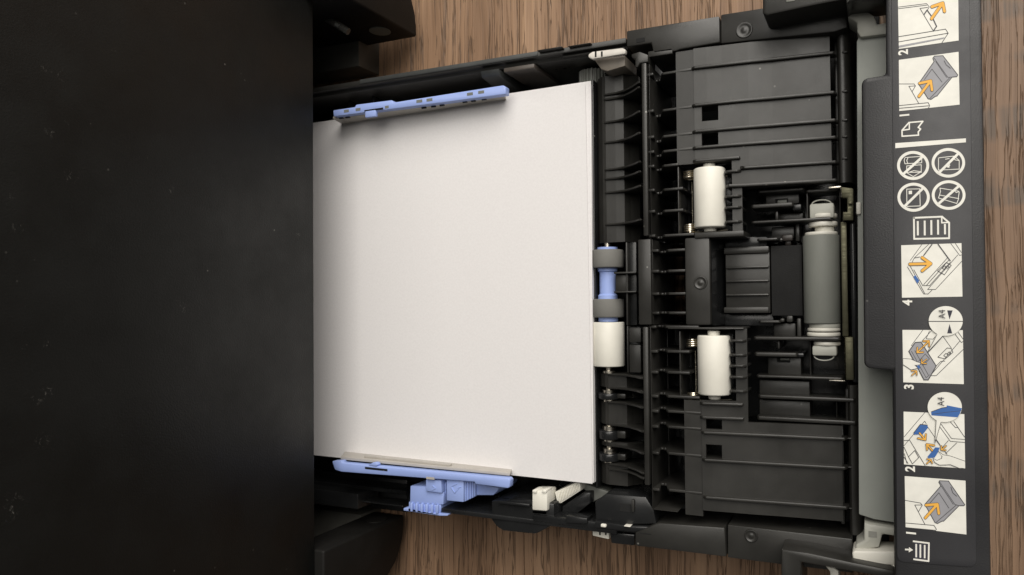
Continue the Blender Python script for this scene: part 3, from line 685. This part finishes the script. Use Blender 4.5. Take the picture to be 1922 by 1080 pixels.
pbox('carrier_block', BLKG, tr, (1487, 384), (1504, 394), 50, 30, 0.6)
pbox('carrier_block', BLKG, tr, (1492, 663), (1509, 671), 50, 30, 0.6)
pbox('carrier_post', BLK, tr, (1455, 397), (1460.5, 413), 50, 30, 0.4)
pbox('carrier_plate', BLK, tr, (1460, 402), (1508, 414), 42, 30, 0.5)
pbox('carrier_plate', BLK, tr, (1448, 427), (1491, 447), 44, 30, 0.5)
pbox('carrier_post', BLK, tr, (1492.5, 419), (1501, 453), 46, 30, 0.5)
pbox('bracket', plastic('brown_black_plastic', (0.03, 0.024, 0.021), 0.45), tr, (1467, 441), (1488, 452), 47, 30, 0.6)
pbox('bracket', plastic('brown_black_plastic', (0.03, 0.024, 0.021), 0.45), tr, (1473, 449), (1485, 461), 45, 30, 0.8)
pbox('bracket_pin', BLK, tr, (1462, 447), (1469, 454), 49, 30, 0.8)
pbox('carrier_post', BLK, tr, (1459, 640), (1463.5, 655), 50, 30, 0.4)
pbox('carrier_plate', BLK, tr, (1452, 607), (1494, 632), 42, 30, 0.5)
pbox('carrier_post', BLK, tr, (1495.5, 598), (1504, 632), 46, 30, 0.5)
pbox('bracket', BLK, tr, (1476, 593), (1488, 605), 47, 30, 0.6)
pbox('bracket_pin', BLK, tr, (1464, 598), (1472, 605), 48, 30, 0.6)
pbox('carrier_post', BLK, tr, (1513, 357), (1517, 411), 50, 30, 0.4)
pbox('carrier_post', BLK, tr, (1575, 357), (1578, 411), 50, 30, 0.3)
pbox('carrier_post', BLK, tr, (1519, 640), (1523, 708), 44, 30, 0.4)
pbox('side_plate', BLK, tr, (1425, 713), (1520, 746), 46, 30, 0.5)
pbox('side_plate', BLK, tr, (1425, 750), (1521, 786), 46, 30, 0.5)
pbox('side_post', BLK, tr, (1569, 752), (1572, 786), 44, 30, 0.3)
pbox('carrier_floor', BLKG, tr, (1398, 350), (1606, 792), 28, 14, 0.4)
pbox('front_bar', BLK, tr, (1586, 730), (1601, 795), 50, 30, 0.8)
# zinc sheet beside the roller
zn = pbox('zinc_sheet', TARN, tr, (1577.5, 417), (1593, 632), 51, 16, 0.4)
pbox('sheet_backing', BLKG, tr, (1594, 417), (1612, 720), 51.5, 16, 1.2)
zb1 = pprism('zinc_bracket', TARN, tr, [(1579,351),(1602,354),(1602,414),(1582,414),(1582,398),(1590,398),(1590,372),(1580,371)], 54, 20, 0.4)
pbox('bracket_tab', TARN, zb1, (1592, 379), (1600, 384), 55.5, 50, 0.3)
pbox('zinc_bracket', TARN, tr, (1586, 633), (1603, 714), 54, 18, 0.4)
pbox('bracket_lip', STEEL, tr, (1584.5, 633), (1586, 716), 55, 30, 0.2)
pbox('bracket_lip', STEEL, tr, (1556, 714), (1586, 716), 55, 45, 0.2)
pbox('bracket_lip', STEEL, tr, (1555, 351), (1579, 353), 55, 45, 0.2)
pbox('bracket_lip', STEEL, tr, (1578, 351), (1579.5, 371), 55, 40, 0.2)

# ---- side flanges
pprism('side_flange', BLK, tr, [(1176,58),(1350,30),(1351,80),(1276,93),(1268,96),(1226,101),(1224,88),(1222,81),(1176,88)], ZF+2, 30, 0.7)
f2 = pprism('side_flange', BLK, tr, [(1353,27.5),(1590,-9),(1590,52),(1566,60),(1353,82)], ZF, 30, 0.6)
pbox('flange_slot_shade', BLKM, tr, (1194, 73), (1210, 78), ZF+2.2, ZF, 0)  # shade of the slot painted by a thin black box
xd, yd = P(1397, 57, ZF); dimple(xd, yd, ZF, 3.6)
pprism('side_flange', BLK, tr, [(1192,1000),(1237,982),(1360,991),(1363,1046),(1192,1025)], ZF+1, 30, 0.7)
pprism('side_flange', BLK, tr, [(1365.5,985),(1600,1012),(1600,1076),(1463,1059.5),(1365.5,1047)], ZF-1, 30, 0.6)
pprism('flange_block', BLKG, tr, [(1145,1000),(1191,1004),(1191,1025),(1147,1020)], 54, 20, 0.6)
pbox('flange_slot_shade', BLKM, tr, (1202, 1000), (1222, 1004), ZF+1.2, ZF, 0)  # thin black box, slot shade put into colour
xd, yd = P(1410, 1006, ZF-1); dimple(xd, yd, ZF-1, 2.9)
# raised arms at both ends of the flanges
pprism('hinge_arm', BLK, tr, [(1430,-140),(1431,26),(1440,29),(1509,14),(1590,-2),(1640,-12),(1640,-140)], 80, 40, 1.2)
pbox('arm_latch', GREYP, tr, (1475, -6), (1492, 2), 80.4, 78, 0.3)
pprism('arm_edge', BLK, tr, [(1588,8),(1596,2),(1664,-6),(1664,-60),(1588,-60)], 84, 60, 0.8)
pprism('hinge_arm', BLK, tr, [(1466,1031),(1516,1038),(1600,1056),(1680,1072),(1680,1088),(1560,1066),(1503,1056),(1503,1180),(1466,1180)], 76, 40, 1.0)
pprism('arm_clip', POM, tr, [(1549,1063),(1566,1067),(1574,1072),(1574,1110),(1558,1110),(1558,1074)], 60, 40, 0.6)
# ---- sheet under the front panel and white levers
pprism('front_sheet', SHEET, tr, [(1608,78),(1613,66),(1700,50),(1700,985),(1640,975),(1612,966)], 64, 58, 0.5)
pbox('sheet_pin', POM, tr, (1607, 380), (1616, 402), 65.5, 60, 0.4)
pprism('lever', GREYW, tr, [(1591,12),(1611,17),(1617,14),(1640,30),(1645,40),(1645,46),(1700,35),(1700,60),(1615,70),(1609,60),(1608,42),(1591,32)], 67, 50, 1.2)
lv = pprism('lever', POM, tr, [(1599,1038),(1604,1034),(1700,1036),(1700,1062),(1612,1059),(1601,1052)], 69.5, 54, 2.0)
pprism('lever_bracket', GREYW, tr, [(1622,981),(1630,984),(1700,994),(1700,1010),(1656,1003),(1650,1028),(1606,1034),(1606,1022),(1622,1015)], 66, 42, 0.8)
pbox('lever_pocket', plastic('pale_grey_plastic', (0.30, 0.30, 0.27), 0.5), tr, (1630, 997), (1646, 1010), 66.2, 64, 0)
pprism('lever_tip', POM, lv, [(1668,1060),(1700,1060),(1700,1078),(1672,1070)], 69.4, 56, 1.0)

# ---- front panel with the instruction label
def pround(pts, r, n=5):
    """round the polygon's corners, in photo pixels; r per corner"""
    out = []; m = len(pts)
    for i in range(m):
        p = Vector(pts[i]); a = Vector(pts[i-1]); b = Vector(pts[(i+1) % m]); rr = r[i] if isinstance(r, (list, tuple)) else r
        if rr <= 0: out.append(tuple(p)); continue
        u = (a-p).normalized()*rr; v = (b-p).normalized()*rr
        for k in range(n+1):
            t = k/n; q = (p+u)*(1-t)**2 + p*2*t*(1-t) + (p+v)*t*t; out.append(tuple(q))
    return out
xe0, xe1 = P(1663, 100, ZLAB)[0], P(1846, 100, ZLAB)[0]
pan = pround([(1661.5,-290),(1664,140),(1617,147),(1622,691),(1676,696),(1683,1370),(1866,1390),(1838,-290)], [0,0,14,14,0,0,0,0])
fp = pprism('front_panel', PANEL, tr, pan, ZLAB, 70, 1.6)
fp['label'] = 'dark grey front panel carrying white instruction pictures'
xf0 = Xa(1700, 60); xf1 = Xa(1846, ZLAB)
prism('panel_front', PANEL, fp, [(xf0, 1), (xf1 + 1, 1), (xf1 + 1.5, 40), (xf1, 69.9), (xf0, 69.9)], P(1750, 1378, ZLAB)[1] + 1, P(1750, -290, ZLAB)[1] - 1, 1.0, axis='y')
pprism('label_sheet', plastic('label_grey', (0.025, 0.025, 0.028), 0.5, bump=0.2, var=0.08), fp, pround([(1670,-250),(1684,1055),(1833,1066),(1817,-250)], [0,14,16,0]), ZLAB + 0.35, ZLAB - 0.5, 0.25)
ZA = ZLAB + 0.45
class Art:
    def __init__(s, sc, ox, oy): s.sc, s.ox, s.oy = sc, ox, oy; s.f = []; s.k = 0
    def px(s, p): return (s.ox + p[0]/s.sc, s.oy + p[1]/s.sc)
    def poly(s, pts, m): s.f.append(([s.px(p) for p in pts], m, s.k)); s.k += 1
    def line(s, pts, wd=1.3, m=1, closed=False):
        q = [s.px(p) for p in pts]
        if closed: q.append(q[0])
        for i, (a, b) in enumerate(zip(q, q[1:])):
            d = Vector((b[0]-a[0], b[1]-a[1])); L_ = d.length
            if L_ < 1e-6: continue
            e = d.normalized()*wd*0.3
            s.f.append((stroke_pts((a[0]-e.x, a[1]-e.y), (b[0]+e.x, b[1]+e.y), wd), m, s.k + (i % 2)*0.2))
        s.k += 1
    def ell(s, c, rx, ry, m, n=40): s.poly([(c[0]+rx*math.cos(2*math.pi*i/n), c[1]+ry*math.sin(2*math.pi*i/n)) for i in range(n)], m)
    def ring(s, c, rx, ry, t, m, n=48):
        for i in range(n):
            a, b = 2*math.pi*i/n, 2*math.pi*(i+1)/n
            s.f.append(([s.px((c[0]+(rx-k)*math.cos(q), c[1]+(ry-k)*math.sin(q))) for q, k in ((a,0),(b,0),(b,t),(a,t))], m, s.k))
        s.k += 1
    def arrow(s, tail, tip, l, r, wd):
        def thick(a, b, w_, m):
            n = 6; d = Vector((b[0]-a[0], b[1]-a[1])); an = math.atan2(d.y, d.x); o = []
            for k in range(n+1):
                t = an - math.pi/2 + math.pi*k/n; o.append((b[0]+w_/2*math.cos(t), b[1]+w_/2*math.sin(t)))
            for k in range(n+1):
                t = an + math.pi/2 + math.pi*k/n; o.append((a[0]+w_/2*math.cos(t), a[1]+w_/2*math.sin(t)))
            s.poly(o, m)
        ow = wd + 1.6*s.sc
        for w_, m in ((ow, 1), (wd, 2)):
            for a, b in ((tail, tip), (l, tip), (tip, r)): thick(a, b, w_, m)
    def build(s, name, parent):
        bm = bmesh.new()
        for pts, m, k in s.f:
            vs = [bm.verts.new((*P(x, y, ZA), ZA + 0.012*k)) for x, y in pts]
            f = bm.faces.new(vs); f.material_index = m
            f.normal_update()
            if f.normal.z < 0: f.normal_flip()
        return link_raw(name, bm, PMATS, parent)
def clip_line(a, art): pass
def pull_picture(sc, ox, oy, sq, lines, tray, inner, arrow):
    A = Art(sc, ox, oy); A.poly(sq, 0)
    for l in lines: A.line(l)
    A.poly(tray, 3); A.line(tray, 1.5, 1, True)
    for l in inner: A.line(l, 1.1)
    A.arrow(*arrow); A.build('instruction_picture', fp)
pull_picture(5.54, 1680, 880, [(100,77),(733,125),(742,685),(110,608)],
    [[(106,330),(265,358),(283,380),(245,445)], [(205,378),(278,378)], [(205,378),(308,575)], [(113,565),(405,590),(430,630),(420,645)], [(113,612),(415,640)]],
    [(462,125),(555,128),(725,375),(715,385),(665,385),(505,545),(490,545),(440,570),(415,560),(310,370),(475,180),(455,140)],
    [[(462,135),(620,370),(665,385)],[(480,180),(605,370)],[(455,250),(560,410)],[(455,250),(360,360)],[(640,375),(430,555)],[(580,190),(600,250),(640,285)]],
    ((315,510),(440,368),(322,378),(455,465),25))
pull_picture(6.353, 1680, 90, [(45,145),(757,48),(770,678),(50,755)],
    [[(50,432),(228,432),(243,455),(205,520)],[(165,460),(240,455)],[(165,460),(280,660)],[(50,690),(395,655),(412,690),(400,715)],[(50,722),(400,692)]],
    [(470,100),(570,95),(748,325),(735,345),(680,350),(500,575),(480,580),(430,615),(395,610),(280,430),(465,165),(450,125)],
    [[(460,115),(630,355),(670,350)],[(485,165),(615,355)],[(440,255),(560,410)],[(440,255),(350,380)],[(650,360),(415,605)],[(585,155),(610,205),(660,245)]],
    ((285,580),(425,395),(292,425),(440,505),29))
A = Art(9.82, 1680, 0); A.poly([(45,-420),(1160,-560),(1172,750),(70,905)], 0)
for l in ([(60,135),(580,70),(630,130),(590,200)], [(60,165),(585,98)], [(460,160),(600,140)], [(460,160),(705,575)], [(68,680),(930,540),(980,615),(865,790)], [(70,775),(975,615)]): A.line(l)
A.line([(535,270),(590,190),(690,330),(765,490),(705,575)], 2.2); A.poly([(70,845),(915,690),(900,715),(72,882)], 3)
A.arrow((672,350),(880,60),(680,130),(910,215),50); A.build('instruction_picture', fp)
A = Art(5.4, 1680, 440); A.poly([(62,112),(673,90),(683,632),(70,643)], 0)
for l in ([(270,106),(155,265)], [(340,103),(195,240),(165,300)], [(565,95),(655,215),(675,210)], [(612,95),(672,185)], [(635,210),(330,560),(410,560),(680,270)], [(125,330),(290,605),(335,605),(375,565)], [(155,325),(300,600)],
          [(190,360),(280,520),(350,520)], [(530,240),(290,510)], [(560,285),(350,520)], [(545,262),(320,515)], [(430,370),(520,285),(570,315),(500,410),(430,370)], [(195,240),(250,230)], [(480,345),(500,320),(525,330),(505,360),(480,345)], [(505,340),(530,315),(550,330),(525,352)]): A.line(l, 1.1)
A.line([(375,101),(290,215)], 1.8); A.line([(435,99),(560,270)], 1.8); A.poly([(205,412),(245,470),(225,502),(185,435)], 4)
A.arrow((150,303),(362,298),(275,237),(275,370),26); A.build('instruction_picture', fp)
A = Art(6.353, 1680, 570); A.poly([(88,315),(808,318),(820,962),(98,940)], 0)
for l in ([(330,318),(195,500),(215,510)], [(440,318),(320,450)], [(410,330),(370,420),(455,425),(500,370)], [(570,390),(390,590)], [(570,390),(670,530)], [(755,345),(812,425)], [(715,365),(790,465),(812,452)], [(770,450),(420,860),(490,860),(815,545)],
          [(490,745),(545,690),(595,685)], [(510,640),(620,530),(670,535),(690,580),(600,660),(510,640)], [(580,620),(605,595),(630,605),(610,640),(580,620)], [(620,600),(645,575),(665,590),(640,620)]): A.line(l, 1.1)
tp = [(240,465),(310,460),(490,745),(395,910),(345,910),(165,570)]
A.poly(tp, 3); A.line(tp, 1.8, 1, True)
for l in ([(195,568),(370,885),(410,850)], [(235,560),(395,850)], [(280,690),(360,600),(410,660),(330,740)]): A.line(l, 1.0)
A.poly([(258,745),(285,735),(302,768),(278,780)], 4)
hand = [(98,655),(190,662),(260,695),(305,708),(300,725),(235,735),(275,772),(190,790),(98,730)]
A.poly(hand, 0); A.line(hand[:5], 1.0); A.line(hand[5:], 1.0)
A.arrow((335,515),(262,585),(265,525),(335,580),13); A.arrow((335,515),(405,445),(335,448),(405,510),13)
A.arrow((375,665),(315,710),(318,665),(372,715),9); A.arrow((200,855),(258,803),(195,800),(260,850),9)
A.ell((603,208), 203, 177, 0); A.poly([(500,355),(575,380),(388,580)], 0); A.line([(500,370),(388,578),(565,388)], 1.0)
A.line([(402,213),(806,213)], 1.6); A.poly([(620,82),(685,82),(648,190)], 5); A.poly([(620,355),(680,355),(648,245)], 5)
A.build('instruction_picture', fp)
A = Art(6.747, 1680, 730); A.poly([(108,290),(877,322),(888,1010),(113,958)], 0)
for l in ([(375,303),(115,610)], [(375,410),(115,720)], [(410,480),(570,710)], [(375,410),(395,445)], [(570,430),(715,630),(884,642)], [(565,480),(700,665),(884,680)], [(700,420),(765,492),(800,490)], [(745,415),(879,610)], [(675,655),(600,740)], [(780,685),(640,820)],
          [(185,650),(380,970)], [(115,655),(185,650)], [(115,740),(170,860)], [(250,780),(170,860),(220,950),(300,870),(250,780)], [(115,865),(165,945)], [(118,820),(150,940)], [(510,640),(660,830)]): A.line(l, 1.1)
A.poly([(235,560),(320,450),(410,460),(415,495),(350,575),(240,580)], 4); A.line([(235,560),(320,450),(410,460)], 1.4)
A.poly([(410,860),(510,740),(565,745),(545,800),(500,870),(420,875)], 4)
hand = [(545,790),(610,835),(700,850),(884,915),(887,1003),(800,1000),(700,960),(560,965),(500,930),(480,880),(530,905),(590,880),(595,850)]
A.poly(hand, 0); A.line(hand[:4], 1.0); A.line(hand[5:], 1.0)
A.arrow((310,560),(385,645),(290,625),(390,575),17); A.arrow((470,780),(400,700),(405,770),(495,715),17)
A.arrow((400,945),(455,898),(405,888),(470,940),11); A.arrow((645,720),(585,770),(585,722),(640,775),11)
A.ell((628,230), 217, 190, 0); A.poly([(520,375),(590,405),(503,685)], 0); A.line([(520,398),(503,685),(580,420)], 1.0)
A.poly([(455,290),(590,240),(650,230),(655,208),(845,245),(820,310),(790,360),(460,335)], 4); A.line([(455,290),(590,240),(655,230)], 1.2); A.line([(470,320),(650,295),(840,275)], 0.8)
A.build('instruction_picture', fp)
# white symbols
A = Art(1, 0, 0); A.poly([(1680.5,269),(1813,260),(1813,267.5),(1680.5,278.5)], 0); A.build('white_bar', fp)
def nosign(c, rx, ry, sl, inner, extra=None):
    A = Art(5.4, 1680, 260); A.ring(c, rx, ry, 29, 0)
    for l in inner: A.line(l, 1.3, 0)
    if extra: A.poly(extra, 0)
    A.line(sl, 4.6, 0); A.build('prohibition_symbol', fp)
nosign((183,275),163,147,[(80,365),(275,190)],[[(100,195),(270,183),(270,248),(100,258),(92,225),(100,195)],[(130,200),(118,225),(130,255)],[(118,280),(265,268),(265,345),(118,345),(118,280)],[(120,350),(185,388),(262,340)],[(140,345),(190,328),(262,338)]])
nosign((540,248),170,150,[(445,350),(635,160)],[[(440,198),(600,180),(650,225),(650,312),(440,322),(440,198)],[(600,182),(605,218),(648,225)],[(510,212),(550,205)],[(540,240),(555,275),(530,290)]], [(525,270),(552,275),(550,298),(528,296)])
nosign((188,597),164,147,[(95,690),(285,505)],[[(118,515),(250,512),(255,685),(120,690),(118,515)]],[(138,532),(172,530),(172,565),(138,567)])
nosign((543,575),171,150,[(445,660),(645,485)],[[(455,505),(640,535),(650,545),(640,610),(450,575),(460,540),(455,505)],[(450,575),(440,605),(625,660),(645,610)],[(605,535),(620,550),(648,540)]])
A = Art(5.4, 1680, 260); A.line([(191,806),(476,794),(548,855),(548,1013),(194,1019)], 3.3, 0, True); A.line([(473,800),(473,856),(548,852)], 2.6, 0)
for x, a, b in ((230,845,978),(300,840,978),(367,835,973),(435,832,970),(505,874,968)): A.line([(x,a),(x+1,b)], 3.6, 0)
A.build('page_symbol', fp)
A = Art(6.353, 1680, 90); A.line([(83,985),(165,892),(332,877),(276,950),(304,968),(276,1005),(280,1042),(84,1055)], 2.6, 0, True); A.line([(170,892),(170,972),(84,985)], 2.4, 0); A.build('page_symbol', fp)
A = Art(5.54, 1680, 880); A.poly([(200,765),(350,785),(345,955),(200,935)], 5); A.line([(190,755),(352,775),(348,962),(195,942)], 3.0, 0)
for x, a in ((220,788),(263,793),(308,798)): A.line([(x,a),(x,a+128)], 3.0, 0)
A.line([(108,840),(150,842)], 3.0, 0); A.poly([(145,815),(188,845),(142,870)], 0); A.build('tray_symbol', fp)
def text(s, px, py, h, mat, z, off=0.0, sx=1.0):
    cu = bpy.data.curves.new('t', 'FONT'); cu.body = s; cu.align_x = 'CENTER'; cu.align_y = 'CENTER'; cu.size = 1.0; cu.offset = off
    o = bpy.data.objects.new('t', cu); COL.objects.link(o)
    dg = bpy.context.evaluated_depsgraph_get(); dg.update(); me = bpy.data.meshes.new_from_object(o.evaluated_get(dg)); bpy.data.objects.remove(o)
    bm = bmesh.new(); bm.from_mesh(me); x, y = P(px, py, z)
    ys = [v.co.y for v in bm.verts]; xs = [v.co.x for v in bm.verts]; k = h / (max(ys) - min(ys)); cxx = (max(xs)+min(xs))/2; cyy = (max(ys)+min(ys))/2
    for v in bm.verts: v.co = Vector((x - (v.co.y - cyy)*k, y + (v.co.x - cxx)*k*sx, z))
    for f in bm.faces: f.material_index = 0
    return link_raw('printed_number' if len(s) == 1 else 'printed_lettering', bm, mat, fp)
for s, px, py in (('2',1695,98.5),('1',1697.5,216.5),('4',1703,568.5),('3',1706,726.5),('2',1708,880.5),('1',1710,1001)): text(s, px, py, 3.5, PW, ZA + 0.05, 0.03, 0.95)
text('A4', 1768, 590, 2.3, PL, ZA + 1.0, 0.0, 0.9); text('A4', 1766, 754, 2.3, PL, ZA + 1.0, 0.0, 0.9)

# ------------------------------------------------------------------ paper
c1 = Vector(P(1105, 155, ZP)); c2 = Vector(P(1112.5, 908, ZP))
ed = (c2 - c1).normalized(); ln = Vector((ed.y, -ed.x)); ln = ln if ln.x < 0 else -ln
mid = (c1 + c2)/2
ps = thing('paper_stack', 'stack of plain white office paper lying in the pulled-out tray', 'paper', (mid.x - 148, mid.y, 20))
def sheet(dz, dx, dy, rot, th, name='sheet', curl=0.0):
    bm = bmesh.new(); nx, ny = 24, 18; R = Matrix.Rotation(rot, 2)
    T = []; 
    for i in range(nx+1):
        row = []
        for j in range(ny+1):
            u = 297*i/nx; v = 210*(j/ny - 0.5)
            p = mid + R @ (ln*u + ed*v) + Vector((dx, dy))
            z = ZP - u*SL + dz + 0.25*math.sin(v*0.021 + u*0.013 + 1) + curl*(math.exp(-u/18.0))*(0.35 + 0.65*(v/105)**2)
            row.append(bm.verts.new((p.x, p.y, z)))
        T.append(row)
    for i in range(nx):
        for j in range(ny): bm.faces.new((T[i][j], T[i+1][j], T[i+1][j+1], T[i][j+1]))
    r = bmesh.ops.extrude_face_region(bm, geom=bm.faces[:])
    for e in r['geom']:
        if isinstance(e, bmesh.types.BMVert): e.co.z -= th
    return link(name, bm, PAPER, ps, smooth=True)
sheet(0.0, -0.95, 0, 0.009, 0.11, curl=0.5)
offs = [(0.1, 0.3, 0.001), (0.7, 0.9, -0.003), (-0.6, -0.5, 0.002), (0.3, 0.2, -0.001), (-0.3, 0.5, 0.0015)]
for i, (dx, dy, ro) in enumerate(offs): sheet(-0.62 - 0.16*i, dx, dy, ro, 0.11, curl=0.3)
sheet(-1.6, 0.0, 0.0, 0.0, 14.0, name='lower_sheets')
